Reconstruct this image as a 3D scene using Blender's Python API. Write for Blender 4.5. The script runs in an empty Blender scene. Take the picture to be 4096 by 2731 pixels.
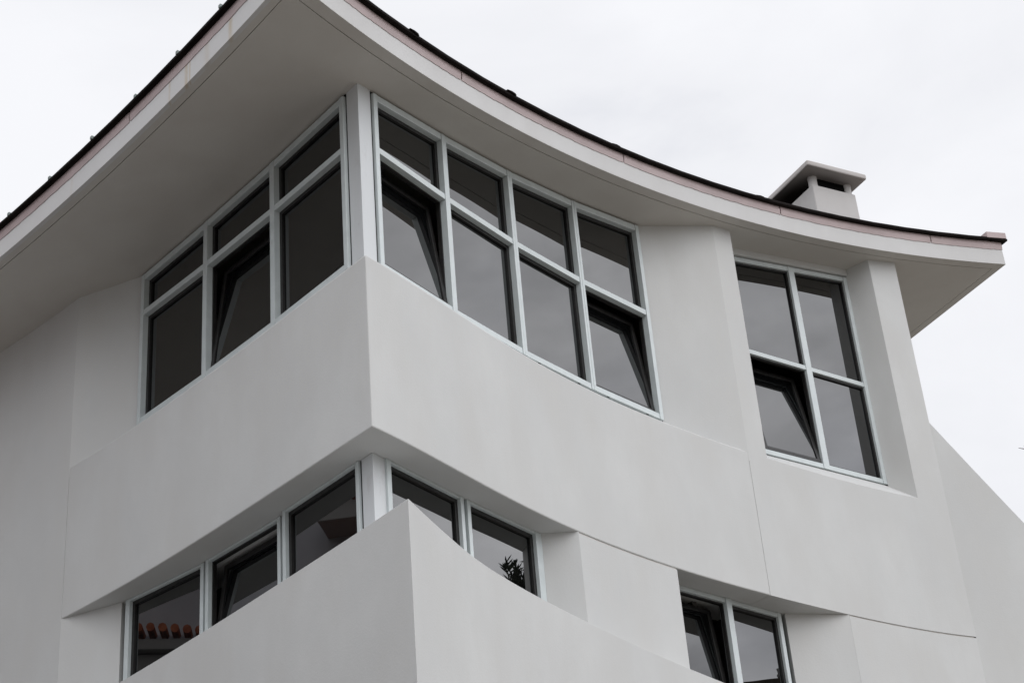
import bpy, bmesh, math, random
from mathutils import Vector, Matrix
from mathutils.geometry import tessellate_polygon
R = math.radians
random.seed(7)
SC = bpy.context.scene
COL = SC.collection
H0 = 1.6                       # eye height; building heights below are given above eye level

# ------------------------------------------------------------------ camera
cam = bpy.data.cameras.new("camera")
cam.lens = 61.759; cam.sensor_width = 36; cam.sensor_fit = 'HORIZONTAL'
cam.clip_start = .1; cam.clip_end = 5000
camo = bpy.data.objects.new("camera", cam); COL.objects.link(camo)
rt = Vector((0.99620739, 0.04337946, -0.07542591)); up = Vector((0.08701061, -0.49666291, 0.86357114)); fw = Vector((0, 0.8668588, 0.49855373))
m = Matrix.Identity(4)
for i in range(3):
    m[i][0] = rt[i]; m[i][1] = up[i]; m[i][2] = -fw[i]
m[2][3] = H0
camo.matrix_world = m
SC.camera = camo

# ------------------------------------------------------------------ sky, sun, exposure
SUN_AZ, SUN_EL = R(150), R(42)          # measured from +Y clockwise
w = bpy.data.worlds.new("World"); SC.world = w; w.use_nodes = True
N = w.node_tree.nodes; L = w.node_tree.links; N.clear()
wo = N.new('ShaderNodeOutputWorld'); bg1 = N.new('ShaderNodeBackground'); bg2 = N.new('ShaderNodeBackground'); add = N.new('ShaderNodeAddShader')
sky = N.new('ShaderNodeTexSky'); sky.sky_type = 'NISHITA'; sky.sun_disc = False
sky.sun_elevation = SUN_EL; sky.sun_rotation = SUN_AZ; sky.dust_density = 3
L.new(sky.outputs[0], bg1.inputs[0]); bg1.inputs[1].default_value = .006
tc = N.new('ShaderNodeTexCoord'); mp = N.new('ShaderNodeMapping'); mp.inputs['Scale'].default_value = (1, 1, 2.2); mp.inputs['Location'].default_value = (1.3, 2.4, .7)
L.new(tc.outputs['Generated'], mp.inputs[0])
n1 = N.new('ShaderNodeTexNoise'); n1.inputs['Scale'].default_value = 2.6; n1.inputs['Detail'].default_value = 7; n1.inputs['Roughness'].default_value = .52; n1.inputs['Distortion'].default_value = .3
L.new(mp.outputs[0], n1.inputs[0])
cr = N.new('ShaderNodeValToRGB'); e = cr.color_ramp.elements
e[0].position = .33; e[0].color = (.70, .715, .77, 1); e[1].position = .60; e[1].color = (.925, .93, .96, 1)
x_ = cr.color_ramp.elements.new(.47); x_.color = (.865, .872, .905, 1)
L.new(n1.outputs[0], cr.inputs[0])
# brightness added to unseen sky at right, patchy, and behind, lifting walls and panes
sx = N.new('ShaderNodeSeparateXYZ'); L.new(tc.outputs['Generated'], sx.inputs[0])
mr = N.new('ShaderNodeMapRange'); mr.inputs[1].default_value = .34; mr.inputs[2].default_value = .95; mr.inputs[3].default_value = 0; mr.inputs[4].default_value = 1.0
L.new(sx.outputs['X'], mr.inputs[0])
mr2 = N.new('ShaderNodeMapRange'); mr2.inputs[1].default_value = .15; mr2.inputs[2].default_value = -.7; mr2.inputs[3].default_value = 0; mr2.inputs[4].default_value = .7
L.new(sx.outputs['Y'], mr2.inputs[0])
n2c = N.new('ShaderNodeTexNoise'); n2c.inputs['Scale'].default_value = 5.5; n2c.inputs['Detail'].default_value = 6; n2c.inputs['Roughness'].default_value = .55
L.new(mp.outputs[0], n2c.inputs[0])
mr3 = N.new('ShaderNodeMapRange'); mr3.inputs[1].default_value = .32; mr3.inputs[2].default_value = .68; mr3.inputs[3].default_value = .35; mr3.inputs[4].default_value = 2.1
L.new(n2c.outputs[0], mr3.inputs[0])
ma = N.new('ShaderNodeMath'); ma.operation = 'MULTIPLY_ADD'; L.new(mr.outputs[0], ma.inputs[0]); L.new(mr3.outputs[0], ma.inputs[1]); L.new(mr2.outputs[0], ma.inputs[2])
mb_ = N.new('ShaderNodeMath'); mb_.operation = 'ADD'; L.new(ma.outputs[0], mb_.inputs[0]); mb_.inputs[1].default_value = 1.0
zr = N.new('ShaderNodeValToRGB'); ze = zr.color_ramp.elements; ze[0].position = .0; ze[0].color = (.26, .26, .25, 1); ze[1].position = 1; ze[1].color = (1, 1, 1, 1)  # sky dimmed low and boosted overhead to deepen shade under the eave
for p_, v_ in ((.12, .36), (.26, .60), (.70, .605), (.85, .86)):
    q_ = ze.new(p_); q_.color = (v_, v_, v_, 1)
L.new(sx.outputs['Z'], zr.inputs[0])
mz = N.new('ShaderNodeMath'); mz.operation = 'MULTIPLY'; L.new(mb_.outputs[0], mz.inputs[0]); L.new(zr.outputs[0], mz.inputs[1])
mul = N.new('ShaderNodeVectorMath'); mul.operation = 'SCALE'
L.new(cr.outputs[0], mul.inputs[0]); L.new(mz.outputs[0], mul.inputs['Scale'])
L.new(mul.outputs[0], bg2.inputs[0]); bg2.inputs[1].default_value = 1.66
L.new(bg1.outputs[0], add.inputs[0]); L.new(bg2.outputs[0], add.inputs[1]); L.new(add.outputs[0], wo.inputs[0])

sl = bpy.data.lights.new("sun", 'SUN'); sl.energy = .22; sl.angle = R(28); sl.color = (1, .97, .93)
so = bpy.data.objects.new("sun", sl); COL.objects.link(so)
sd = Vector((math.sin(SUN_AZ) * math.cos(SUN_EL), math.cos(SUN_AZ) * math.cos(SUN_EL), math.sin(SUN_EL)))
so.rotation_euler = sd.to_track_quat('Z', 'Y').to_euler()
SC.view_settings.view_transform = 'Standard'; SC.view_settings.look = 'None'
SC.view_settings.exposure = 0; SC.view_settings.gamma = 1
SC.cycles.max_bounces = 8; SC.cycles.diffuse_bounces = 5

# ------------------------------------------------------------------ materials
def mat(name, col, rough=.6, spec=.5, ior=1.5):
    m = bpy.data.materials.new(name); m.use_nodes = True
    b = m.node_tree.nodes['Principled BSDF']
    b.inputs['Base Color'].default_value = (*col, 1); b.inputs['Roughness'].default_value = rough
    b.inputs['Specular IOR Level'].default_value = spec; b.inputs['IOR'].default_value = ior
    return m
def nodes(m): return m.node_tree.nodes, m.node_tree.links, m.node_tree.nodes['Principled BSDF']
def noise(m, scale, detail=4, rough=.55, sc=(1, 1, 1)):
    n, l, b = nodes(m)
    tc = n.new('ShaderNodeTexCoord'); mp = n.new('ShaderNodeMapping'); mp.inputs['Scale'].default_value = sc
    t = n.new('ShaderNodeTexNoise'); t.inputs['Scale'].default_value = scale; t.inputs['Detail'].default_value = detail; t.inputs['Roughness'].default_value = rough
    l.new(tc.outputs['Object'], mp.inputs[0]); l.new(mp.outputs[0], t.inputs[0])
    return t
def mixcol(m, fac, a, b_, lo=.35, hi=.65):
    n, l, b = nodes(m)
    r = n.new('ShaderNodeMapRange'); r.inputs[1].default_value = lo; r.inputs[2].default_value = hi
    l.new(fac, r.inputs[0])
    x = n.new('ShaderNodeMix'); x.data_type = 'RGBA'
    l.new(r.outputs[0], x.inputs[0])
    for s, v in ((x.inputs[6], a), (x.inputs[7], b_)):
        if isinstance(v, tuple): s.default_value = (*v, 1)
        else: l.new(v, s)
    return x.outputs[2]
def bump(m, src, strength, dist):
    n, l, b = nodes(m)
    bp = n.new('ShaderNodeBump'); bp.inputs['Strength'].default_value = strength; bp.inputs['Distance'].default_value = dist
    l.new(src, bp.inputs['Height']); l.new(bp.outputs[0], b.inputs['Normal'])
def stucco(name, base, dark, warm, stains=()):
    m = mat(name, base, .88, .25)
    n, l, b = nodes(m)
    big = noise(m, .9, 5, .6, (1, 1, .7)); mid = noise(m, 1.9, 4, .55, (1, 1, .45)); fine = noise(m, 55, 4, .7)
    c = mixcol(m, big.outputs[0], dark, base, .32, .62)
    c = mixcol(m, mid.outputs[0], warm, c, .30, .60)
    if stains:
        tc = n.new('ShaderNodeTexCoord'); sp = n.new('ShaderNodeSeparateXYZ'); l.new(tc.outputs['Object'], sp.inputs[0])
        wob = noise(m, 14, 3, .6)
        for x0, wd, amt in stains:
            d = n.new('ShaderNodeMath'); d.operation = 'SUBTRACT'; l.new(sp.outputs[0], d.inputs[0]); d.inputs[1].default_value = x0
            a = n.new('ShaderNodeMath'); a.operation = 'ABSOLUTE'; l.new(d.outputs[0], a.inputs[0])
            r = n.new('ShaderNodeMapRange'); r.interpolation_type = 'SMOOTHSTEP'
            r.inputs[1].default_value = wd; r.inputs[2].default_value = 0; r.inputs[3].default_value = 0; r.inputs[4].default_value = amt
            l.new(a.outputs[0], r.inputs[0])
            q = n.new('ShaderNodeMath'); q.operation = 'MULTIPLY'; l.new(r.outputs[0], q.inputs[0]); l.new(wob.outputs[0], q.inputs[1])
            x = n.new('ShaderNodeMix'); x.data_type = 'RGBA'; l.new(q.outputs[0], x.inputs[0]); l.new(c, x.inputs[6]); x.inputs[7].default_value = (.46, .38, .27, 1)
            c = x.outputs[2]
    l.new(c, b.inputs['Base Color'])
    ad = n.new('ShaderNodeMath'); ad.operation = 'MULTIPLY_ADD'; l.new(mid.outputs[0], ad.inputs[0]); ad.inputs[1].default_value = 3.0; l.new(fine.outputs[0], ad.inputs[2])
    bump(m, ad.outputs[0], .35, .004)
    return m
M_WALL = stucco("white_stucco", (.575, .580, .570), (.530, .536, .530), (.535, .535, .522))
M_FASCIA = stucco("fascia_stucco", (.59, .588, .582), (.565, .563, .557), (.55, .545, .537),
                  ((-2.096, .035, 1.1), (-2.568, .03, 1.3), (-2.53, .012, 1.2), (-2.753, .018, .9), (-2.345, .05, .45), (-3.9, .03, .25)))
M_SOFFIT = stucco("soffit_plaster", (.56, .54, .505), (.54, .52, .485), (.525, .50, .465))
M_FRAME = mat("painted_aluminium", (.55, .60, .60), .38, .5)
t = noise(M_FRAME, 9, 4); n_, l_, b_ = nodes(M_FRAME); l_.new(mixcol(M_FRAME, t.outputs[0], (.53, .575, .58), (.57, .62, .62)), b_.inputs['Base Color'])
M_POST = mat("post_cladding", (.68, .70, .72), .45, .45)
t = noise(M_POST, 6, 5, .6, (1, 1, .5)); n_, l_, b_ = nodes(M_POST); l_.new(mixcol(M_POST, t.outputs[0], (.52, .525, .53), (.585, .605, .615), .30, .42), b_.inputs['Base Color'])
M_SASH = mat("dark_bronze_sash", (.013, .012, .011), .42, .4)
t = noise(M_SASH, 20, 3); n_, l_, b_ = nodes(M_SASH); l_.new(mixcol(M_SASH, t.outputs[0], (.010, .009, .009), (.018, .017, .016)), b_.inputs['Base Color'])
M_BLACK = mat("matte_black", (.008, .008, .009), .6, .3)  # near-black; in the frame gaps it stands in for shade
M_GLASS = mat("tinted_glass", (.003, .0032, .0034), .0, .5, 1.85)
t = noise(M_GLASS, 1.4, 1, .4); bump(M_GLASS, t.outputs[0], .04, .01)
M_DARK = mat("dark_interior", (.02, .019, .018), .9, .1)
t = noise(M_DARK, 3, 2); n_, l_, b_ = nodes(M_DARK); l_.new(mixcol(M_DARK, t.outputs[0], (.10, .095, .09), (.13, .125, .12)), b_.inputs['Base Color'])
M_FLASH = mat("brown_metal_flashing", (.30, .225, .22), .5, .4)
t = noise(M_FLASH, 2.2, 4); n_, l_, b_ = nodes(M_FLASH); l_.new(mixcol(M_FLASH, t.outputs[0], (.37, .295, .29), (.44, .355, .35)), b_.inputs['Base Color'])
t = noise(M_FLASH, 5, 2); bump(M_FLASH, t.outputs[0], .25, .01)
M_LIP = mat("dark_brown_roof_metal", (.035, .026, .022), .8, .08)
t = noise(M_LIP, 6, 3); n_, l_, b_ = nodes(M_LIP); l_.new(mixcol(M_LIP, t.outputs[0], (.007, .005, .0045), (.013, .010, .009)), b_.inputs['Base Color'])
M_TAB = mat("zinc_clip", (.16, .19, .18), .5, .5)
M_CHIM = stucco("chimney_render", (.55, .54, .53), (.53, .52, .51), (.50, .485, .475))
M_CAPU = stucco("sooty_cap", (.50, .475, .46), (.50, .48, .465), (.45, .42, .40))
def soot(m, cx, cy, r0, r1):
    """soot stain on the chimney cap around the flue mouth, only on its underside height"""
    n, l, b = nodes(m); tc = n.new('ShaderNodeTexCoord'); sp = n.new('ShaderNodeSeparateXYZ'); l.new(tc.outputs['Object'], sp.inputs[0])
    vs = n.new('ShaderNodeVectorMath'); vs.operation = 'DISTANCE'; cb_ = n.new('ShaderNodeCombineXYZ'); l.new(sp.outputs[0], cb_.inputs[0]); l.new(sp.outputs[1], cb_.inputs[1]); l.new(cb_.outputs[0], vs.inputs[0]); vs.inputs[1].default_value = (cx, cy, 0)
    r = n.new('ShaderNodeMapRange'); r.interpolation_type = 'SMOOTHSTEP'; r.inputs[1].default_value = r1; r.inputs[2].default_value = r0; l.new(vs.outputs['Value'], r.inputs[0])
    lt = n.new('ShaderNodeMath'); lt.operation = 'LESS_THAN'; l.new(sp.outputs[2], lt.inputs[0]); lt.inputs[1].default_value = 13.002 + H0
    q = n.new('ShaderNodeMath'); q.operation = 'MULTIPLY'; l.new(r.outputs[0], q.inputs[0]); l.new(lt.outputs[0], q.inputs[1])
    old = b.inputs['Base Color'].links[0].from_socket
    x = n.new('ShaderNodeMix'); x.data_type = 'RGBA'; l.new(q.outputs[0], x.inputs[0]); l.new(old, x.inputs[6]); x.inputs[7].default_value = (.02, .016, .014, 1); l.new(x.outputs[2], b.inputs['Base Color'])
soot(M_CAPU, 4.02, 19.6, .25, .95)
M_SOOT = mat("soot_black", (.006, .006, .006), .95, .05)

# ------------------------------------------------------------------ mesh helpers
class MB:
    def __init__(s): s.v = []; s.f = []
    def add(s, vs, fs):
        o = len(s.v); s.v += [tuple(v) for v in vs]; s.f += [tuple(i + o for i in f) for f in fs]
    def hexa(s, p):                      # p: 8 points, bottom ring then top ring
        s.add(p, [(3, 2, 1, 0), (4, 5, 6, 7), (0, 1, 5, 4), (1, 2, 6, 5), (2, 3, 7, 6), (3, 0, 4, 7)])
    def tube(s, pts, rad, n=10):
        pts = [Vector(p) for p in pts]; rings = []
        for i, p in enumerate(pts):
            d = (pts[min(i + 1, len(pts) - 1)] - pts[max(i - 1, 0)]).normalized()
            a = d.orthogonal().normalized(); b = d.cross(a)
            r = rad[i] if isinstance(rad, (list, tuple)) else rad
            rings.append([p + (a * math.cos(k * 2 * math.pi / n) + b * math.sin(k * 2 * math.pi / n)) * r for k in range(n)])
        o = len(s.v)
        for rg in rings: s.v += [tuple(q) for q in rg]
        for i in range(len(rings) - 1):
            for k in range(n):
                s.f.append((o + i * n + k, o + i * n + (k + 1) % n, o + (i + 1) * n + (k + 1) % n, o + (i + 1) * n + k))
        s.f.append(tuple(o + k for k in range(n))[::-1]); s.f.append(tuple(o + (len(rings) - 1) * n + k for k in range(n)))
    def build(s, name, material, parent=None, bevel=0, smooth=False, up=True):
        me = bpy.data.meshes.new(name)
        me.from_pydata([(x, y, z + (H0 if up else 0)) for x, y, z in s.v], [], s.f); me.validate()
        bm = bmesh.new(); bm.from_mesh(me); bmesh.ops.recalc_face_normals(bm, faces=bm.faces); bm.to_mesh(me); bm.free()
        me.materials.append(material)
        o = bpy.data.objects.new(name, me); COL.objects.link(o)
        if parent: o.parent = parent
        if bevel:
            b = o.modifiers.new("bevel", 'BEVEL'); b.width = bevel; b.segments = 2; b.limit_method = 'ANGLE'; b.angle_limit = R(35); b.harden_normals = False
        if smooth:
            for p in me.polygons: p.use_smooth = True
        return o
def empty(name, loc, label, cat, group=None):
    o = bpy.data.objects.new(name, None); COL.objects.link(o); o.location = loc; o['label'] = label; o['category'] = cat
    if group: o['group'] = group
    bpy.context.view_layer.update()
    return o
def parented(o, p):
    o.parent = p; o.matrix_parent_inverse = Matrix.Translation(-Vector(p.location)); return o
def V2(p): return Vector((p[0], p[1]))
def loft(mb, rings, closed_ends=True):
    """rings: list of cross sections (equal number of points) along a run"""
    n = len(rings[0]); o = len(mb.v)
    for r in rings: mb.v += [tuple(q) for q in r]
    for i in range(len(rings) - 1):
        for k in range(n):
            mb.f.append((o + i * n + k, o + i * n + (k + 1) % n, o + (i + 1) * n + (k + 1) % n, o + (i + 1) * n + k))
    if closed_ends:
        mb.f.append(tuple(o + k for k in range(n))[::-1]); mb.f.append(tuple(o + (len(rings) - 1) * n + k for k in range(n)))
def inward(pts, i):
    a = V2(pts[max(i - 1, 0)]); b = V2(pts[min(i + 1, len(pts) - 1)]); d = (b - a).normalized()
    return Vector((-d.y, d.x))
def wall_run(mb, pts, z0, z1, thick, off=0., side=1):
    """vertical wall along a plan polyline; z0/z1 numbers or functions of (x, y); body lies to the left of the run when side=1"""
    rings = []
    for i, p in enumerate(pts):
        n = inward(pts, i) * side; a = V2(p) + n * (-off); b = V2(p) + n * thick
        f0 = z0 if callable(z0) else (lambda x, y: z0); f1 = z1 if callable(z1) else (lambda x, y: z1)
        rings.append([(a.x, a.y, f0(a.x, a.y)), (a.x, a.y, f1(a.x, a.y)), (b.x, b.y, f1(b.x, b.y)), (b.x, b.y, f0(b.x, b.y))])
    loft(mb, rings)

# ------------------------------------------------------------------ plan curves (metres, eye at the origin)
def poly(c, s):
    r = 0
    for k in c: r = r * s + k
    return r
PX = [0.00013898730450288222, -0.0031211056640532172, 0.02469508539446725, -0.0572780513744253, 0.5842108546545189, -1.0996906926137944]
PY = [-0.00015046090324409662, 0.003229995726000478, -0.025095768177799946, 0.06224654588841609, 0.7916734572722702, 11.695968484594648]
LX = [-0.002045804278215425, 0.005478429558190898, -0.6853468980064404, -1.0996777709386862]
LY = [-0.002090456399501874, 0.005726364412652718, 0.727766147128846, 11.695960584975989]
def CR(s): return Vector((poly(PX, s), poly(PY, s)))
def CL(s):
    if s > 4.8:
        a = CL(4.8); d = (a - CL(4.6)).normalized(); ang = math.atan2(d.y, d.x)
        return a + Vector((math.cos(ang + .03 * (s - 4.8)), math.sin(ang + .03 * (s - 4.8)))) * (s - 4.8)
    return Vector((poly(LX, s), poly(LY, s)))
def FR(s): return Vector((poly([-0.0002758558864467955, 0.024797325362334945, 0.47165152431183843, -1.3006894025156035], s), poly([-0.00043953961533348547, -0.013849683930189143, 0.8848768800953394, 10.963746974484815], s)))
def FL(s): return Vector((poly([-0.010468313178110521, -0.6550645116517391, -1.7360187988837252], s), poly([-0.010498142027662997, 0.758111559761898, 10.80409327541568], s)))
def arange(a, b, n): return [a + (b - a) * i / n for i in range(n + 1)]
def nearest(C, p, lo, hi, k=2000):
    p = V2(p); return min(arange(lo, hi, k), key=lambda s: (C(s) - p).length)
def zsof(x, y): return .116 * x + .063 * y + 9.092
ZP1, ZC, ZP2 = 7.632, 6.102, 5.06        # top of upper parapet, its underside, top of lower parapet
ZB, ZT = 7.955, 9.155                    # top of the window bottom rail, top of the transom
RL = {'R1L': (-0.9994, 12.3481), 'R1R': (-0.4856, 13.1361), 'R2L': (-0.4477, 13.1977), 'R2R': (0.0956, 13.9691), 'R3L': (0.1371, 14.0259), 'R3R': (0.7245, 14.7632), 'R4L': (0.7684, 14.8122), 'R4R': (1.3994, 15.5114),
      'L1R': (-1.3395, 12.309), 'L1L': (-2.0406, 13.0777), 'L2R': (-2.0884, 13.1299), 'L2L': (-2.8049, 13.879), 'L3R': (-2.8544, 13.9368), 'L3L': (-3.5834, 14.6597)}
POST = Vector((-1.149, 12.108))
SEND_L, S_BAND, S_END = 4.566, 5.398, 8.253
S_J1, S_J2, S_J3 = 2.749, 4.109, 6.494   # lower reveal, lower-right opening left and right
S_W2A = nearest(CR, (2.454, 16.077), 4, 8); S_W2B = nearest(CR, (4.201, 17.383), 4, 8.25)
W2A, W2B = Vector((2.527, 16.502)), Vector((3.945, 17.55))

house = empty("house", (0, 14.5, 0), "white rendered corner house with curved walls, banded windows and an upswept eave", "house")
def part(mb, name, material, **k):
    o = mb.build(name, material, **k); return parented(o, house)
def sub(mb, name, material, parent, **k):
    o = mb.build(name, material, **k); o.parent = parent; return o

# ------------------------------------------------------------------ upper parapet band
def inner_line(side):
    """front line of the upper windows with its matching place on the outer curve: (s, point, z)"""
    C, e, smax = (CR, 'R', 6) if side == 'R' else (CL, 'L', 5)
    keys = ['R1L', 'R1R', 'R2L', 'R2R', 'R3L', 'R3R', 'R4L', 'R4R'] if side == 'R' else ['L1R', 'L1L', 'L2R', 'L2L', 'L3R', 'L3L']
    out = [(0., POST + Vector((-.004, .05)), 7.885)]
    for i, k in enumerate(keys):
        p = V2(RL[k]); j = i + 1 if i % 2 == 0 else i - 1
        d = (V2(RL[keys[j]]) - p).normalized() * (1 if i % 2 == 0 else -1)
        n = Vector((-d.y, d.x)); n = n if n.y > 0 else -n
        p2 = p + n * .045
        out.append((nearest(C, p2, 0, smax), p2, 7.885))
    p, d_ = out[-1][1], d
    p3 = p + d * .07; out.append((nearest(C, p3, 0, smax), p3, 7.885))
    return C, out
def band_rings(side, send, dz=0, trim=.006):
    C, an = inner_line(side)
    send2 = send - trim
    an.append((send2, C(send2) + (C(send2) - C(send2 - .01)).normalized().orthogonal() * 0 , ZP1))
    rings = []
    for (s0, p0, z0), (s1, p1, z1) in zip(an[:-1], an[1:]):
        k = max(2, int(abs(s1 - s0) / .07))
        for i in range(k):
            f = i / k; s = s0 + (s1 - s0) * f; rings.append((C(s), p0.lerp(p1, f), z0 + (z1 - z0) * f))
    rings.append((C(send2), an[-1][1], ZP1))
    res = []
    for i, (o, p, z) in enumerate(rings):
        oa = rings[max(i - 1, 0)][0]; ob = rings[min(i + 1, len(rings) - 1)][0]; d = (ob - oa).normalized()
        n = Vector((-d.y, d.x)); n = n if n.y > 0 else -n
        B = Vector((-.083, .9965)); f = min(1, (o - rings[0][0]).length / 2.6)
        q = o + (B * (1 - f) + n * f) * (1.25 - .5 * f)
        zi = z if (p - o).length > .02 else ZP1
        if (p - o).length < .03: p = o + n * .03
        res.append([(o.x, o.y, ZC), (o.x, o.y, ZP1), (p.x, p.y, zi), (q.x, q.y, zi), (q.x, q.y, ZC)])
    return res
mb = MB()
rr = band_rings('R', S_BAND); rl = band_rings('L', SEND_L)
loft(mb, rl[::-1] + rr[1:])
part(mb, "upper_parapet", M_WALL, bevel=.010)

# ------------------------------------------------------------------ lower bow parapet
P2R = [(-0.792, 10.794), (-0.68, 11.163), (-0.507, 11.652), (-0.425, 11.89), (-0.249, 12.286), (0.049, 12.824), (0.417, 13.44), (0.699, 13.877), (0.936, 14.253), (1.304, 14.783), (1.66, 15.27), (1.85, 15.53)]
P2L = [(-0.792, 10.794), (-1.172, 11.257), (-1.465, 11.595), (-1.803, 11.988), (-2.639, 12.963), (-3.365, 13.746), (-3.80, 14.20), (-4.1, 14.51), (-4.5, 14.93)]
def smoothed(P, n=8, it=60):
    P = [V2(p) for p in P]; out = []
    for a, b in zip(P[:-1], P[1:]):
        for i in range(n): out.append(a.lerp(b, i / n))
    out.append(P[-1])
    for _ in range(it): out = [out[0]] + [(out[i - 1] + out[i] * 2 + out[i + 1]) / 4 for i in range(1, len(out) - 1)] + [out[-1]]
    return out
mb = MB()
pts = smoothed(P2L)[::-1] + smoothed(P2R)[1:]
ic = len(smoothed(P2L)) - 1
rings = []
for i, p in enumerate(pts):
    if i == ic: n = Vector((-.06, .998))
    else:
        a = pts[i - 1] if i > ic or i > 0 and i != ic + 1 else pts[i]; a = pts[max(i - 1, 0)]; b = pts[min(i + 1, len(pts) - 1)]
        d = (b - a).normalized(); n = Vector((-d.y, d.x))
    f = min(1, (p - pts[ic]).length / 3.0)
    q = p + (Vector((-.06, .998)) * (1 - f) + n * f) * (2.0 - 1.1 * f)
    rings.append([(p.x, p.y, -H0), (p.x, p.y, ZP2), (q.x, q.y, ZP2), (q.x, q.y, -H0)])
loft(mb, rings)
part(mb, "lower_parapet", M_WALL, bevel=.010)

# ------------------------------------------------------------------ walls
def cpts(C, a, b, st=.12): return [C(s) for s in arange(a, b, max(2, int(abs(b - a) / st)))]
G = .016
mb = MB()
zs_ = lambda x, y: zsof(x, y) + .08
# left outer wall, full height
wall_run(mb, cpts(CL, SEND_L + .0, 8.6)[::-1], -H0, zs_, .3)
# left recess wall beside the upper windows
l3 = V2(RL['L3L']); dl = (l3 - V2(RL['L3R'])).normalized(); n3 = Vector((dl.y, -dl.x)); n3 = n3 if n3.y > 0 else -n3
LE = CL(SEND_L)
wall_run(mb, [LE, l3 + dl * .08 + n3 * .035], ZP1 - .1, zs_, .25)
# lower left recess wall
wall_run(mb, [LE, Vector((-3.69, 14.665))], 3.5, ZC - .0005, .25)
# right recess wall beside the upper windows
r4 = V2(RL['R4R']); dr = (r4 - V2(RL['R4L'])).normalized(); n4 = Vector((-dr.y, dr.x))
wall_run(mb, [r4 + dr * .08 + n4 * .035, CR(S_BAND)], ZP1 - .1, zs_, .25)
# piers and wall right of the band, from the groove line to the sill and up
def sill_loft(mb, s0, s1):
    rings = []
    for s in arange(s0, s1, 26):
        o = CR(s); d = (CR(s + .01) - CR(s - .01)).normalized(); n = Vector((-d.y, d.x))
        f = max(0, min(1, (s - S_W2A) / (S_W2B - S_W2A)))
        inn = W2A.lerp(W2B, f) + Vector((-.595, .804)) * .03
        if s < S_W2A or s > S_W2B: inn = o + n * .3
        q = o + n * .8
        zt = ZP1 if (s < S_W2A or s > S_W2B) else 7.895
        rings.append([(o.x, o.y, ZC), (o.x, o.y, ZP1), (inn.x, inn.y, zt), (q.x, q.y, zt), (q.x, q.y, ZC)])
    loft(mb, rings)
sill_loft(mb, S_W2A, S_W2B)
wall_run(mb, cpts(CR, S_BAND, S_W2A), ZC, zs_, .42)
# right pier with its reveal
rv = W2B + Vector((.804, .595)) * .0
mbp = [CR(s) for s in arange(S_W2B, S_END, 6)]
C2 = CR(S_END)
z_ = [(p.x, p.y) for p in mbp] + [(C2.x - .15, C2.y + .5), (rv.x + .02, rv.y + .25), (rv.x, rv.y)]
n = len(z_)
mb.add([(x, y, ZC) for x, y in z_] + [(x, y, zs_(x, y)) for x, y in z_],
       [tuple(range(n))[::-1], tuple(range(n, 2 * n))] + [(i, (i + 1) % n, n + (i + 1) % n, n + i) for i in range(n)])
# header over the upper right window
u2 = (W2B - W2A).normalized(); n2 = Vector((-u2.y, u2.x))
wall_run(mb, [W2A - u2 * .3 - n2 * .02, W2B - n2 * .02], lambda x, y: zsof(x, y) - .082, zs_, .3)
# outer wall below the band
wall_run(mb, cpts(CR, S_J1, S_J2), -H0, ZC - G, .10)
wall_run(mb, cpts(CR, S_J3, S_END), -H0, ZC - G, .3)
# reveals beside the lower windows
wall_run(mb, [Vector((.106, 13.965)), CR(S_J1)], -H0, ZC - .0005, .06)
wall_run(mb, [Vector((2.44, 16.42)), CR(S_J3) + Vector((0, .002))], -H0, ZC - .0005, .3)
# right wing wall with its raking top
d5 = Vector((math.cos(R(8)), math.sin(R(8)))); n5 = Vector((-d5.y, d5.x)); rings = []
for i in range(13):
    u = i / 12 * 4.2
    z = 8.614 - 1.56 * u + .035 * u * u
    a = C2 + d5 * u; b = a + n5 * .3
    rings.append([(a.x, a.y, -H0), (a.x, a.y, z), (b.x, b.y, z), (b.x, b.y, -H0)])
loft(mb, rings)
# rear of the house
back = [C2 + Vector((-.1, .4)), Vector((3.6, 20.6)), Vector((1.0, 25)), Vector((-9, 24)), CL(8.6) + Vector((.1, .3))]
wall_run(mb, back, -H0, zs_, .25)
part(mb, "wall", M_WALL)
# recessed bead in the shadow grooves
mb = MB()
for C, s0 in ((CR, S_BAND), (CL, SEND_L)):
    rings = []
    for q in (s0 - .05, s0 + .02):
        p = C(q); d = (C(q + .01) - C(q - .01)).normalized(); n = Vector((-d.y, d.x)); n = n if n.y > 0 else -n
        i1 = p + n * .005; i2 = p + n * .74
        rings.append([(i1.x, i1.y, ZC + .002), (i1.x, i1.y, ZP1 - .004), (i2.x, i2.y, ZP1 - .004), (i2.x, i2.y, ZC + .002)])
    mb = MB(); loft(mb, rings); part(mb, "joint_bead", M_WALL)
for a, b in ((S_J1 - .0, S_J2), (S_J3, S_END - .012)):
    rings = []
    for p, q in zip([CR(s) for s in arange(a, b, 20)], arange(a, b, 20)):
        d = (CR(q + .01) - CR(q - .01)).normalized(); n = Vector((-d.y, d.x)); i1 = p + n * .012; i2 = p + n * .08
        rings.append([(i1.x, i1.y, ZC - G - .01), (i1.x, i1.y, ZC + .01), (i2.x, i2.y, ZC + .01), (i2.x, i2.y, ZC - G - .01)])
    mb = MB(); loft(mb, rings); part(mb, "groove_bead", M_SOFFIT)

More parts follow.
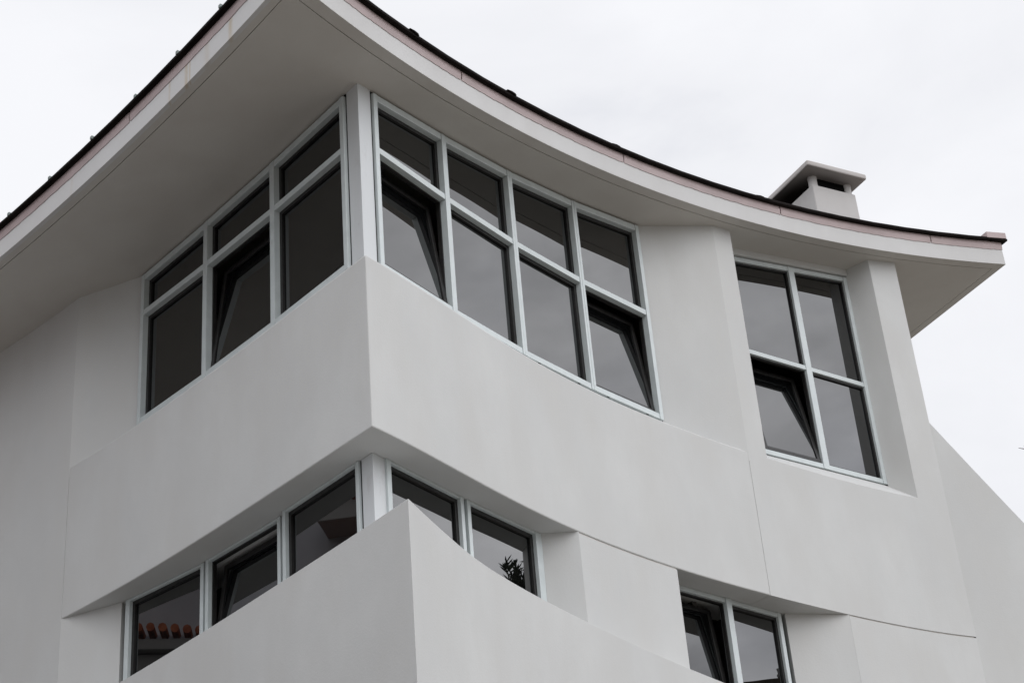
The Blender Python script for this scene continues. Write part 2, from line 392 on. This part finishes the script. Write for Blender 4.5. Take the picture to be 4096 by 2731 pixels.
# ------------------------------------------------------------------ corner posts
def corner_post(P, z0, z1, wr, wl, back):
    dR = (V2(RL['R1R']) - V2(RL['R1L'])).normalized(); dL = (V2(RL['L1L']) - V2(RL['L1R'])).normalized()
    p = P + Vector((-.083, .9965)) * back
    a = p + dR * wr; b = p + dL * wl; c = p + Vector((-.083, .9965)) * .35
    pl = [a, c + (dR * .02), c + dL * .02, b, p]
    n = len(pl); mb = MB()
    mb.add([(q.x, q.y, z0) for q in pl] + [(q.x, q.y, zsof(q.x, q.y) + .02 if z1 is None else z1) for q in pl],
           [tuple(range(n))[::-1], tuple(range(n, 2 * n))] + [(i, (i + 1) % n, n + (i + 1) % n, n + i) for i in range(n)])
    o = part(mb, "corner_post", M_POST, bevel=.004)
    g = MB()
    for d in (dR, dL):
        k = p + d * ((wr if d is dR else wl) - .002); nn = Vector((-d.y, d.x)); nn = nn if nn.y > 0 else -nn
        q = [k + nn * .008, k + d * .05 + nn * .008, k + d * .05 + nn * .06, k + nn * .06]
        g.hexa([(v.x, v.y, z0) for v in q] + [(v.x, v.y, (zsof(v.x, v.y) if z1 is None else z1)) for v in q])
    sub(g, "post_gap_shade", M_BLACK, o)  # black strips put in for the shade of the post gaps
corner_post(POST, 7.4, None, .172, .170, .045)
corner_post(Vector((-1.145, 12.10)), 4.9, ZC - .001, .152, .147, .03)

# ------------------------------------------------------------------ windows
class WF:
    """window frame of reference: u along the sill, d inward, z up"""
    def __init__(s, a, b):
        s.a = V2(a); s.b = V2(b); s.t = (s.b - s.a).normalized(); s.w = (s.b - s.a).length
        n = Vector((-s.t.y, s.t.x)); s.n = n if n.y > 0 else -n
    def P(s, u, d, z):
        p = s.a + s.t * u + s.n * d; return (p.x, p.y, z)
    def box(s, mb, u0, u1, d0, d1, z0, z1, fn=None):
        q = []
        for zz in (z0, z1):
            for (u, d) in ((u0, d0), (u1, d0), (u1, d1), (u0, d1)):
                z = zz(u, d) if callable(zz) else zz
                if fn: d2, z = fn(d, z)
                else: d2 = d
                q.append(s.P(u, d2, z))
        mb.hexa(q)
def light(F, parent, u0, u1, z0, z1, dep, bw, opened=False, ang=7.5):
    """one light: dark sash ring with its pane; z1 may be a function"""
    f1 = z1 if callable(z1) else (lambda u, d: z1)
    def ring(mb, a, b, zb, zt, w, d0, d1, fn=None):
        F.box(mb, a, a + w, d0, d1, zb, zt, fn); F.box(mb, b - w, b, d0, d1, zb, zt, fn)
        F.box(mb, a + w, b - w, d0, d1, zb, zb + w, fn)
        F.box(mb, a + w, b - w, d0, d1, lambda u, d: zt(u, d) - w, zt, fn)
    if not opened:
        mb = MB(); ring(mb, u0, u1, z0, f1, bw, dep - .015, dep + .03); s = sub(mb, "sash", M_SASH, parent)
        g = MB(); F.box(g, u0 + bw - .004, u1 - bw + .004, dep + .004, dep + .012, z0 + bw - .004, lambda u, d: f1(u, d) - bw + .004)
        sub(g, "pane", M_GLASS, parent)
        return
    mb = MB(); ring(mb, u0, u1, z0, f1, .016, dep - .01, dep + .028); sub(mb, "inner_frame", M_SASH, parent)
    c, s_ = math.cos(R(ang)), math.sin(R(ang)); zz = z0 + .006; dd = dep - .035
    def fn(d, z): return (dd + (z - zz) * s_ + (d - dd) * c, zz + (z - zz) * c - (d - dd) * s_)
    ov = .066; dv = dep - dd + .035            # the sash laps behind the frame
    mb = MB(); ring(mb, u0 + .012, u1 - .012, zz, lambda u, d: f1(u, d) - .004, .048, dd, dd + dv + .02, fn)
    ring(mb, u0 - .02, u1 + .02, zz + .0, lambda u, d: f1(u, d) + .02, .035, dd + dv - .012, dd + dv + .03, fn)
    ring(mb, u0 - ov, u1 + ov, zz, lambda u, d: f1(u, d) + .05, .050, dd + dv + .006, dd + dv + .045, fn)
    o = sub(mb, "sash", M_SASH, parent, bevel=.003); o['label'] = "dark sash tilted inward at the top"
    g = MB(); F.box(g, u0 + .056, u1 - .056, dd + .012, dd + .022, zz + .044, lambda u, d: f1(u, d) - .048, fn)
    sub(g, "pane", M_GLASS, parent)
def window(a, b, wl, wr, zb, ztop, transom, opened=False, rail=.06, dep=.075, label=None, top=.07, lowopen=False):
    F = WF(a, b); mb = MB()
    ft = (lambda u, d: zsof(*F.P(u, d, 0)[:2]) - .026) if ztop is None else (lambda u, d: ztop)
    F.box(mb, -wl, -.001, 0, dep + .03, zb - rail, ft)
    F.box(mb, F.w + .001, F.w + wr, 0, dep + .03, zb - rail, ft)
    g = .004
    F.box(mb, 0, F.w - g, .004, dep + .03, zb - rail, zb)
    F.box(mb, 0, F.w - g, .004, dep + .03, lambda u, d: ft(u, d) - top, ft)
    if transom: F.box(mb, 0, F.w - g, .004, dep + .03, transom - .061, transom)
    o = part(mb, "window", M_FRAME, bevel=.0025)
    if label: o['label'] = label
    bw = .038
    if transom:
        light(F, o, 0, F.w, transom, lambda u, d: ft(u, d) - top, dep, bw)
        light(F, o, 0, F.w, zb, transom - .061, dep, bw, opened)
    else:
        light(F, o, 0, F.w, zb, lambda u, d: ft(u, d) - top, dep, bw, opened)
    # weep slots in the underside of the bottom rail
    for u in (.16, F.w - .2):
        m2 = MB(); F.box(m2, u, u + .035, .010, .022, zb - rail - .001, zb - rail + .003); sub(m2, "weep_slot", M_BLACK, o)
    if ztop is None:
        m2 = MB(); F.box(m2, -wl, F.w + wr, .03, .09, ft, lambda u, d: zsof(*F.P(u, d, 0)[:2]) + .01); sub(m2, "head_gap_shade", M_BLACK, o)  # black strip painting the shade above the frame head
        for u0, u1 in ((-wl - .03, -wl), (F.w + wr, F.w + wr + .03)):
            if (wl if u0 < 0 else wr) > .05: m2 = MB(); F.box(m2, u0, u1, .035, .09, zb - rail, lambda u, d: zsof(*F.P(u, d, 0)[:2]) + .01); sub(m2, "side_gap_shade", M_BLACK, o)  # black strip standing in for shade in the gap beside the frame
    return o
e_ = .0355
window(RL['R1L'], RL['R1R'], .055, e_, ZB, None, ZT, True, label="window nearest the corner post on the right face, lower light tilted open")
window(RL['R2L'], RL['R2R'], e_, .034, ZB, None, ZT)
window(RL['R3L'], RL['R3R'], .034, .032, ZB, None, ZT)
window(RL['R4L'], RL['R4R'], .032, .055, ZB, None, ZT, True, label="last window of the four on the right face, lower light tilted open")
# left face runs right-to-left, so the ends swap
window(RL['L1L'], RL['L1R'], e_, .055, ZB, None, ZT)
window(RL['L2L'], RL['L2R'], .037, e_, ZB, None, ZT, True, label="middle window of the left face, lower light tilted open")
window(RL['L3L'], RL['L3R'], .055, .037, ZB, None, ZT)
# lower row
def low(a, b, wl, wr, **k): return window(a, b, wl, wr, 4.98, ZC - .003, None, top=.022, dep=.05, **k)
low((-3.60, 14.59), (-2.845, 13.964), .06, .045)
low((-2.755, 13.896 - .03), (-2.054, 13.162), .045, .045, opened=True, label="middle lower window with its sash tilted inward")
low((-1.963, 13.01), (-1.303, 12.273), .045, .04)
low((-1.02, 12.29), (-.530, 13.05), .055, .045)
low((-.455, 13.16), (.058, 13.89), .045, .085)
# upper right window, two lights wide and two high
F = WF(W2A, W2B); mb = MB(); ft = lambda u, d: zsof(*F.P(u, d, 0)[:2]) - .096
um0, um1 = .826, .912
F.box(mb, -.25, .0, 0, .09, 7.895, ft); F.box(mb, F.w - .055, F.w, 0, .09, 7.895, ft)
F.box(mb, um0, um1, 0, .09, 7.895, ft)
for a, b in ((0, um0), (um1, F.w - .055)):
    F.box(mb, a, b - .003, .004, .09, 7.895, 7.95); F.box(mb, a, b - .003, .004, .09, 9.095, 9.148)
    F.box(mb, a, b - .003, .004, .09, lambda u, d: ft(u, d) - .055, ft)
W2 = part(mb, "window", M_FRAME, bevel=.0025)
W2['label'] = "tall four-light window beside the right pier, lower left light tilted open"
tr_ = lambda u, d: ft(u, d) - .055
light(F, W2, 0, um0, 9.148, tr_, .045, .022); light(F, W2, um1, F.w - .055, 9.148, tr_, .045, .022)
light(F, W2, 0, um0, 7.95, 9.095, .045, .022, True, ang=10); light(F, W2, um1, F.w - .055, 7.95, 9.095, .045, .022)
# lower right window
A3, B3 = Vector((1.0, 15.07)), Vector((2.40, 16.40)); F = WF(A3, B3); mb = MB()
um0 = (Vector((1.805, 15.852)) - A3).dot(F.t); um1 = um0 + .075
zt3 = ZC - .003
F.box(mb, F.w - .05, F.w, 0, .09, 4.2, zt3); F.box(mb, um0, um1, -.01, .09, 4.2, zt3); F.box(mb, 0, .05, 0, .09, 4.2, zt3)
for a, b in ((.05, um0), (um1, F.w - .05)):
    F.box(mb, a, b, .004, .09, zt3 - .045, zt3); F.box(mb, a, b, .004, .09, 4.2, 4.26)
W3 = part(mb, "window", M_FRAME, bevel=.0025); W3['label'] = "lower right window behind the parapet, left light tilted open"
light(F, W3, .05, um0, 4.26, zt3 - .045, .045, .03, True, ang=6); light(F, W3, um1, F.w - .05, 4.26, zt3 - .045, .045, .03)

# backing walls behind the glass, room darkness put into their colour
mb = MB()
def room(pts, z0, z1, dep=1.6):
    wall_run(mb, pts, z0, z1, .05, off=-dep)
n_ = Vector((-.083, .9965))
for z0, z1 in ((7.5, lambda x, y: zsof(x, y) + .05), (4.7, 6.3)):
    a = V2(RL['L3L']) + Vector((-.1, .25)); b = POST + n_ * 2.2; c_ = V2(RL['R4R']) + Vector((.1, .35))
    wall_run(mb, [a + Vector((.0, .0)), a + Vector((.9, 1.1)), b + Vector((-.7, 1)), b + Vector((.6, 1)), c_ + Vector((-.6, .9)), c_], z0, z1, .05)
wall_run(mb, [W2A + n2 * .35 - u2 * .3, W2A + n2 * 1.4, W2B + n2 * 1.4, W2B + n2 * .3], 7.6, lambda x, y: zsof(x, y) + .05, .05)
F3 = WF(A3, B3)
wall_run(mb, [A3 + F3.n * .4, A3 + F3.n * 1.4, B3 + F3.n * 1.4, B3 + F3.n * .4], 3.8, 6.3, .05)
# window sub-sill backing and floors keep the rooms closed
pts = [POST + n_ * .25, V2(RL['R1L']) + Vector((-.1, .12)) ]
part(mb, "interior_wall", M_DARK)
mb = MB()
def slab(poly2, z0, z1, mbx):
    n = len(poly2)
    tri = tessellate_polygon([[Vector((p[0], p[1], 0)) for p in poly2]])
    f0 = z0 if callable(z0) else (lambda x, y: z0); f1 = z1 if callable(z1) else (lambda x, y: z1)
    mbx.add([(p[0], p[1], f0(p[0], p[1])) for p in poly2] + [(p[0], p[1], f1(p[0], p[1])) for p in poly2],
            [tuple(t)[::-1] for t in tri] + [tuple(i + n for i in t) for t in tri] + [(i, (i + 1) % n, n + (i + 1) % n, n + i) for i in range(n)])
fp = [CL(8.3) + Vector((.2, .5)), LE + Vector((.1, .5)), V2(RL['L3L']) + Vector((.1, .4)), V2(RL['L1R']) + Vector((0, .9)), V2(RL['R1L']) + Vector((-.1, .9)), V2(RL['R4R']) + Vector((-.3, .4)), W2A + n2 * .5, W2B + n2 * .5, Vector((3.4, 20.4)), Vector((.8, 24.6)), Vector((-8.6, 23.6))]
slab(fp, 6.3, 7.5, mb); slab(fp, 3.0, 4.3, mb)
part(mb, "floor_slab", M_DARK)

# ------------------------------------------------------------------ roof
best = None
for i in range(0, 80):
    a = -1.2 + i * .02
    for j in range(0, 80):
        b = -1.2 + j * .02
        d = (FR(a) - FL(b)).length
        if best is None or d < best[0]: best = (d, a, b)
a0, b0 = best[1], best[2]
TIP = (FR(a0) + FL(b0)) / 2
edgeL = [FL(s) for s in arange(b0, 7.4, 40)]; edgeL[0] = TIP
edgeR = [FR(s) for s in arange(a0, 10.4546, 64)]; edgeR[0] = TIP
END = edgeR[-1]; ED = (Vector((5.136, 19.836)) - END).normalized()
edge = edgeL[::-1] + edgeR[1:]
back = [END + ED * 1.6, END + ED * 4.4, Vector((1.5, 26)), Vector((-12, 24.5))]
def offs(P, d, tip=None):
    out = []
    for i, p in enumerate(P):
        n = inward(P, i)
        if tip is not None and i == tip: 
            n1 = inward(P[:i + 1], i); n2_ = inward(P[i:], 0); b = (n1 + n2_).normalized(); out.append(p + b * (d / max(.3, b.dot(n1)))); continue
        out.append(p + n * d)
    return out
tip = len(edgeL) - 1
nEnd = Vector((-ED.y, ED.x));   # points away from the roof body to the right? keep body side
nEnd = nEnd if nEnd.x < 0 else -nEnd
def with_end(P, d):
    """close an offset eave line at the right verge"""
    a = P[-1]; dd = (P[-1] - P[-2]).normalized()
    # intersect with the verge offset inward by d
    o = END + nEnd * d; den = dd.x * ED.y - dd.y * ED.x
    t = ((o.x - P[-2].x) * ED.y - (o.y - P[-2].y) * ED.x) / den
    return P[:-1] + [P[-2] + dd * t]
inA = with_end(offs(edge, .115, tip), .115); inB = with_end(offs(edge, .123, tip), .123)
mb = MB()
T0 = lambda x, y: zsof(x, y); T1 = lambda x, y: zsof(x, y) + .05
full = edge + [END + ED * 3.2]; ia = inA + [END + nEnd * .115 + ED * 3.2]
n = len(full)
for lst in range(n - 1):
    a, b, c, d = full[lst], full[lst + 1], ia[lst + 1], ia[lst]
    mb.add([(a.x, a.y, T0(*a)), (b.x, b.y, T0(*b)), (c.x, c.y, T0(*c)), (d.x, d.y, T0(*d)), (c.x, c.y, T1(*c)), (d.x, d.y, T1(*d)), (a.x, a.y, T1(*a)), (b.x, b.y, T1(*b))],
           [(0, 1, 2, 3), (3, 2, 4, 5), (6, 7, 4, 5)])
bm_ = part(mb, "eave_border", M_SOFFIT)
mb = MB(); slab(inB + [END + nEnd * .123 + ED * 3.2, END + nEnd * .2 + ED * 4.4, Vector((1.5, 25.8)), Vector((-11.8, 24.3))], T0, T1, mb)
part(mb, "soffit", M_SOFFIT)
mb = MB(); slab(offs(edge, .03, tip) + [END + ED * 1.6 + nEnd * .03, END + ED * 4.4 + nEnd * .1, Vector((1.5, 25.9)), Vector((-11.9, 24.4))], lambda x, y: zsof(x, y) + .062, lambda x, y: zsof(x, y) + .28, mb)
roof = part(mb, "roof", M_LIP)
# plastered fascia with a slightly uneven top
mb = MB(); rings = []
fe = edge + [END + ED * .6, END + ED * 1.6, END + ED * 4.4]
nf = len(fe)
def onorm(P, i, tip):
    if i == tip:
        b = (inward(P[:i + 1], i) + inward(P[i:], 0)).normalized(); return b / max(.3, b.dot(inward(P[:i + 1], i)))
    if abs((P[i] - END).length) < 1e-6:
        d1 = (P[i] - P[i - 1]).normalized(); d2 = (P[i + 1] - P[i]).normalized()
        a_ = Vector((-d1.y, d1.x)); b_ = Vector((-d2.y, d2.x)); b = (a_ + b_).normalized(); return b / max(.3, b.dot(a_))
    return inward(P, i)
for i, p in enumerate(fe):
    n = onorm(fe, i, tip); q = p + n * .045; zz = zsof(p.x, p.y)
    rings.append([(p.x, p.y, zz), (p.x, p.y, zz + .225), (q.x, q.y, zz + .225), (q.x, q.y, zz + .003)])
loft(mb, rings)
fas = part(mb, "fascia", M_FASCIA, bevel=.004)
# metal flashing in lengths, butted with small open joints
def dense(P, k):
    out = []
    for a, b in zip(P[:-1], P[1:]):
        for i in range(k): out.append(a.lerp(b, i / k))
    return out + [P[-1]]
joints = [(-0.255, 12.685), (1.281, 14.612), (3.078, 16.287), (5.055, 17.658)]
jl = [(-3.221, 12.41), (-5.0, 14.1)]
def flash(P, name_i):
    mb = MB(); rings = []
    for i, p in enumerate(P):
        n = inward(P, i); zz = zsof(p.x, p.y); lo = .207 + random.uniform(-.004, .004)
        a = p - n * .006; b = p - n * .014; c = p + n * .01
        f = i / (len(P) - 1)
        rings.append([(a.x, a.y, zz + lo), (b.x, b.y, zz + .262), (a.x, a.y, zz + .34), (c.x, c.y, zz + .34), (c.x, c.y, zz + lo + .004)])
    loft(mb, rings); return part(mb, "flashing", M_FLASH)
def cutrun(P, js):
    idx = sorted(min(range(len(P)), key=lambda i: (P[i] - V2(j)).length) for j in js); a = 0; runs = []
    for k in idx + [len(P) - 1]:
        if k - a > 1:
            seg = [v.copy() for v in P[a:k + 1]]
            if k != len(P) - 1: seg[-1] = seg[-1] + (seg[-2] - seg[-1]).normalized() * .016
            runs.append(seg)
        a = k
    return runs
for seg in cutrun(dense(edgeR, 4), joints): flash(seg, 0)
for seg in cutrun(dense(edgeL, 4), jl):
    flash([v for v in seg][::-1], 1)
flash(dense([END, END + ED * 3], 4), 2)
# projecting dark lip of the roof covering
mb = MB(); rings = []
for i, p in enumerate(fe):
    n = onorm(fe, i, tip); zz = zsof(p.x, p.y); w = .0015 * math.sin(i * 2.1)
    a = p - n * .060; a2 = p - n * .063; b = p + n * .12
    rings.append([(a.x, a.y, zz + .314 + w), (a2.x, a2.y, zz + .330 + w), (a.x, a.y, zz + .345 + w), (b.x, b.y, zz + .358), (b.x, b.y, zz + .314)])
loft(mb, rings)
lip = part(mb, "roof_edge", M_LIP, bevel=.003)
# seams standing on the roof edge
for k, (x, y) in enumerate([(-3.591, 12.774), (-4.114, 13.289), (-4.633, 13.766), (-2.132, 11.246), (-2.599, 11.761), (-3.078, 12.27)]):
    mb = MB(); p = V2((x, y)); i = min(range(len(edgeL)), key=lambda j: (edgeL[j] - p).length); d = (edgeL[min(i + 1, len(edgeL) - 1)] - edgeL[i - 1]).normalized(); n = Vector((d.y, -d.x)); n = n if n.y > 0 else -n
    q = [p - n * .068 - d * .004 + d * j for j in (0, .03)]; q2 = [v + n * .12 for v in q[::-1]]; zz = zsof(x, y) + .335
    qs = q + q2
    mb.hexa([(v.x, v.y, zz) for v in qs] + [(v.x, v.y, zz + .032) for v in qs]); sub(mb, "seam_clip", M_TAB, lip)
for k, (x, y) in enumerate([(-0.652, 12.061), (0.174, 13.256), (1.202, 14.524), (2.84, 16.102)]):
    mb = MB(); p = V2((x, y)); i = min(range(len(edgeR)), key=lambda j: (edgeR[j] - p).length); d = (edgeR[min(i + 1, len(edgeR) - 1)] - edgeR[i - 1]).normalized(); n = Vector((-d.y, d.x))
    zz = zsof(x, y) + .334; pr = [(-.10, 0), (-.03, .017), (.02, .017), (.035, 0)]
    vs = [(p + d * a - n * .066, zz + h) for a, h in pr] + [(p + d * a + n * .1, zz + h) for a, h in pr]
    mb.add([(v.x, v.y, z) for v, z in vs], [(3, 2, 1, 0), (4, 5, 6, 7), (0, 1, 5, 4), (1, 2, 6, 5), (2, 3, 7, 6), (3, 0, 4, 7)]); sub(mb, "sheet_lap", M_LIP, lip)
# verge kerb at the right end
mb = MB(); a = END - nEnd * .075 - (edgeR[-1] - edgeR[-2]).normalized() * .0
tE = (edgeR[-1] - edgeR[-2]).normalized()
k0 = END - Vector((-tE.y, tE.x)) * .07 + tE * .05; k1 = k0 - tE * .30
q = [k1, k0, k0 + ED * 3, k1 + ED * 3]
mb.hexa([(v.x, v.y, zsof(v.x, v.y) + .333) for v in q] + [(v.x, v.y, zsof(v.x, v.y) + .415) for v in q])
part(mb, "verge_kerb", M_FLASH, bevel=.004)

# ------------------------------------------------------------------ chimney
ca = R(29.1); dx = Vector((math.cos(ca), math.sin(ca))); dy = Vector((-dx.y, dx.x))
def obox(mb, o, w, d, z0, z1, o2=None):
    q = [o, o + dx * w, o + dx * w + dy * d, o + dy * d]
    mb.hexa([(v.x, v.y, z0) for v in q] + [(v.x, v.y, z1) for v in q])
s0 = Vector((4.066, 18.94)); mb = MB(); ww, dd_, tk, zt_ = .690, 1.0, .07, 12.85
obox(mb, s0, ww, dd_, 10.9, zt_)
chim = part(mb, "chimney", M_CHIM, bevel=.014)
for u, v in ((.07, .07), (ww - .07, .07), (.07, dd_ - .07), (ww - .07, dd_ - .07)):
    p = s0 + dx * u + dy * v; mb = MB(); mb.tube([(p.x, p.y, zt_ - .01), (p.x, p.y, zt_ + .05), (p.x, p.y, zt_ + .10), (p.x, p.y, 13.01)], [.062, .058, .059, .066], 24)
    sub(mb, "chimney_column", M_CHIM, chim)
mb = MB(); obox(mb, s0 + dx * .13 + dy * .05, ww - .2, dd_ - .12, zt_ - .05, 12.999); sub(mb, "flue", M_SOOT, chim)
c0 = Vector((4.004, 18.701)); mb = MB(); obox(mb, c0, .95, 1.36, 13.0, 13.08); sub(mb, "chimney_cap", M_CAPU, chim, bevel=.018)

# ------------------------------------------------------------------ ground
M_GROUND = mat("asphalt_and_paving", (.17, .155, .135), .9, .2)
t = noise(M_GROUND, .35, 5); n_, l_, b_ = nodes(M_GROUND); l_.new(mixcol(M_GROUND, t.outputs[0], (.15, .138, .12), (.20, .18, .155)), b_.inputs['Base Color'])
mb = MB(); mb.add([(-2500, -2500, 0), (2500, -2500, 0), (2500, 2500, 0), (-2500, 2500, 0)], [(0, 1, 2, 3)])
g = mb.build("ground", M_GROUND, up=False); g['kind'] = 'structure'; g['label'] = "grey brown paved ground around the house"

# ------------------------------------------------------------------ house across the lane, seen mirrored in the lower left windows
M_NW = stucco("neighbour_render", (.42, .42, .44), (.38, .38, .40), (.34, .34, .36))
M_TILE = mat("orange_roof_tile", (.45, .13, .06), .8, .3)
t = noise(M_TILE, 5, 4); n_, l_, b_ = nodes(M_TILE); l_.new(mixcol(M_TILE, t.outputs[0], (.30, .08, .04), (.52, .17, .08)), b_.inputs['Base Color'])
M_TRIM = mat("grey_cornice", (.25, .24, .23), .8, .3)
nb = empty("neighbour_house", (-12.5, 14, 0), "grey rendered house with orange tile eaves mirrored in the lower left windows", "house")
def npart(mb, name, material, **k): return parented(mb.build(name, material, **k), nb)
def abox(mb, x0, x1, y0, y1, z0, z1): mb.hexa([(x0, y0, z0), (x1, y0, z0), (x1, y1, z0), (x0, y1, z0), (x0, y0, z1), (x1, y0, z1), (x1, y1, z1), (x0, y1, z1)])
mb = MB(); abox(mb, -17, -10.6, 4, 22, -H0, 13.0); npart(mb, "wall", M_NW, bevel=.01)
mb = MB(); abox(mb, -10.6, -9.95, 12.1, 22, -H0, 7.59); npart(mb, "porch_wall", M_NW, bevel=.01)
def tiles(mb, xe, zw, y0, y1, run, rise):
    k = int((y1 - y0) / .15)
    for i in range(k):
        y = y0 + i * .15; wob = .05 * math.sin(i * .45)
        mb.tube([(xe + wob * .3, y, zw + wob * .6), (xe - run, y, zw + rise)], .055, 8)
mb = MB(); tiles(mb, -9.6, 8.15, 12.2, 22, 1.2, .35); npart(mb, "tile_eave", M_TILE)
mb = MB(); abox(mb, -10.4, -9.68, 12.1, 22, 7.92, 8.06); abox(mb, -10.4, -9.8, 12.1, 22, 7.6, 7.9); npart(mb, "cornice", M_TRIM, bevel=.01)
mb = MB(); tiles(mb, -9.9, 10.1, 10.5, 14.7, .9, .3); npart(mb, "tile_eave", M_TILE)
mb = MB(); abox(mb, -10.6, -10.0, 10.4, 14.8, 9.75, 10.0); npart(mb, "cornice", M_TRIM, bevel=.01)
for y in (12.0, 13.2, 16.2, 17.9):
    mb = MB(); abox(mb, -10.62, -10.56, y, y + .9, 8.75, 9.7); npart(mb, "shutter", M_TRIM)

# ------------------------------------------------------------------ trees
M_BARK = mat("bark", (.07, .05, .035), .9, .2)
t = noise(M_BARK, 12, 4, .6, (1, 1, .2)); n_, l_, b_ = nodes(M_BARK); l_.new(mixcol(M_BARK, t.outputs[0], (.045, .032, .024), (.10, .075, .055)), b_.inputs['Base Color']); bump(M_BARK, t.outputs[0], .6, .02)
M_LEAF = mat("needle_foliage", (.045, .06, .03), .7, .3)
t = noise(M_LEAF, 4, 3); n_, l_, b_ = nodes(M_LEAF); l_.new(mixcol(M_LEAF, t.outputs[0], (.03, .042, .02), (.07, .085, .04)), b_.inputs['Base Color'])
# evergreen to the right, mirrored in the lower right window
rnd = random.Random(3); tx, ty, ztop = 24.0, 22.3, 16.2
ever = empty("evergreen_tree", (tx, ty, 0), "dark evergreen with upturned shoots mirrored in the lower right window", "tree")
mb = MB(); mb.tube([(tx, ty, -H0), (tx + .1, ty, 4), (tx, ty + .1, ztop - .4)], [.22, .15, .03], 12); parented(mb.build("trunk", M_BARK, smooth=True), ever)
mb = MB(); lf = MB()
for i in range(300):
    z = 3.2 + (ztop - 3.4) * (i / 300) ** .72; f = (ztop - z) / (ztop - 3.2); an = rnd.uniform(0, 6.283); ln = .4 + 4.2 * f ** .7 * rnd.uniform(.55, 1)
    a = Vector((tx, ty, z)); b = a + Vector((math.cos(an) * ln * .6, math.sin(an) * ln * .6, .05 * ln)); c = a + Vector((math.cos(an) * ln, math.sin(an) * ln, .38 * ln + .15))
    mb.tube([a, b, c], [.03, .02, .008], 5)
    for j in range(46):
        t_ = rnd.uniform(.25, 1.03); p = (a.lerp(b, t_ * 2) if t_ < .5 else b.lerp(c, t_ * 2 - 1))
        d = Vector((rnd.uniform(-1, 1), rnd.uniform(-1, 1), rnd.uniform(.1, 1.4))).normalized() * rnd.uniform(.08, .28); s = d.orthogonal().normalized() * .018
        q = Vector((rnd.uniform(-1, 1), rnd.uniform(-1, 1), 0)) * .02
        lf.add([p - s, p + s, p + d * .6 + s * 1.3 + q, p + d, p + d * .6 - s * 1.3 + q], [(0, 1, 2, 3, 4)])
        s2 = d.cross(s).normalized() * .018; lf.add([p - s2, p + s2, p + d * .6 + s2, p + d, p + d * .6 - s2], [(0, 1, 2, 3, 4)])
parented(mb.build("branch", M_BARK), ever)
def leafbuild(mb, name, material, parent):
    me = bpy.data.meshes.new(name); me.from_pydata([(v[0], v[1], v[2] + H0) for v in mb.v], [], mb.f); me.materials.append(material)
    o = bpy.data.objects.new(name, me); COL.objects.link(o); parented(o, parent); return o
leafbuild(lf, "crown", M_LEAF, ever)

# bare tree beyond the right edge; only two twig tips reach into view
def rayp(px, py, t):
    u = (px - 2048) / 7026.8; v = -(py - 1365.5) / 7026.8; d = fw + rt * u + up * v; return d * t
T1_, T2_ = rayp(4074, 1791, 26), rayp(4097, 2094, 26)
bt = empty("bare_tree", (T1_.x + 3.4, T1_.y + .4, 0), "bare tree whose twig tips poke in at the right edge of the view", "tree")
bx, by = T1_.x + 3.4, T1_.y + .4
mb = MB(); mb.tube([(bx, by, -H0), (bx - .1, by, 4), (bx + .05, by, 9), (bx, by, 12.5)], [.2, .16, .11, .03], 12); parented(mb.build("trunk", M_BARK, smooth=True), bt)
mb = MB()
for T in (T1_, T2_):
    a = Vector((bx, by, T.z - 1.3)); b = T + Vector((1.2, .1, -.45)); c = T + Vector((.25, 0, -.07))
    mb.tube([a, b, c], [.06, .03, .011], 8); mb.tube([c, T + Vector((.12, 0, -.035)), T], [.012, .009, .003], 6); mb.tube([T + Vector((.13, 0, -.045)), T + Vector((.085, 0, .03))], [.006, .003], 6)
    mb.tube([b, b + Vector((-.2, .2, .5)), b + Vector((-.1, .3, 1.0))], [.02, .012, .004], 6)
for i in range(12):
    an = rnd.uniform(-1.2, 1.4); z = rnd.uniform(6, 12); ln = rnd.uniform(1.2, 2.6); a = Vector((bx, by, z)); d = Vector((math.cos(an), math.sin(an), .5)).normalized()
    mb.tube([a, a + d * ln * .6, a + d * ln + Vector((0, 0, .3))], [.045, .025, .006], 6)
    for j in range(4):
        p = a + d * ln * rnd.uniform(.4, .9); e2 = Vector((rnd.uniform(-.3, 1), rnd.uniform(-1, 1), .8)).normalized() * rnd.uniform(.3, .7); mb.tube([p, p + e2], [.012, .004], 5)
parented(mb.build("branch", M_BARK), bt)

# utility pole, mirrored in the lower right window
up_ = empty("utility_pole", (15.2, 16.75, 0), "wooden utility pole with crossarm mirrored in the lower right window", "pole")
mb = MB(); mb.tube([(15.2, 16.75, -H0), (15.2, 16.75, 10.0)], [.14, .10], 14); parented(mb.build("post", M_BARK, smooth=True), up_)
mb = MB(); abox(mb, 15.14, 15.26, 15.7, 17.6, 9.55, 9.68); parented(mb.build("crossarm", M_BARK), up_)
for y in (15.8, 16.3, 17.5):
    mb = MB(); mb.tube([(15.2, y, 9.68), (15.2, y, 9.74), (15.2, y, 9.78), (15.2, y, 9.86)], [.03, .055, .03, .045], 10); parented(mb.build("insulator", M_TRIM, smooth=True), up_)
mb = MB(); mb.tube([(15.2, 15.8 - i * 2, 9.86 - .02 * i * (14 - i) * .5) for i in range(15)], .012, 5)
cb = mb.build("power_cable", M_BLACK); cb['label'] = "thin dark power cable sagging from the utility pole"; cb['category'] = "cable"
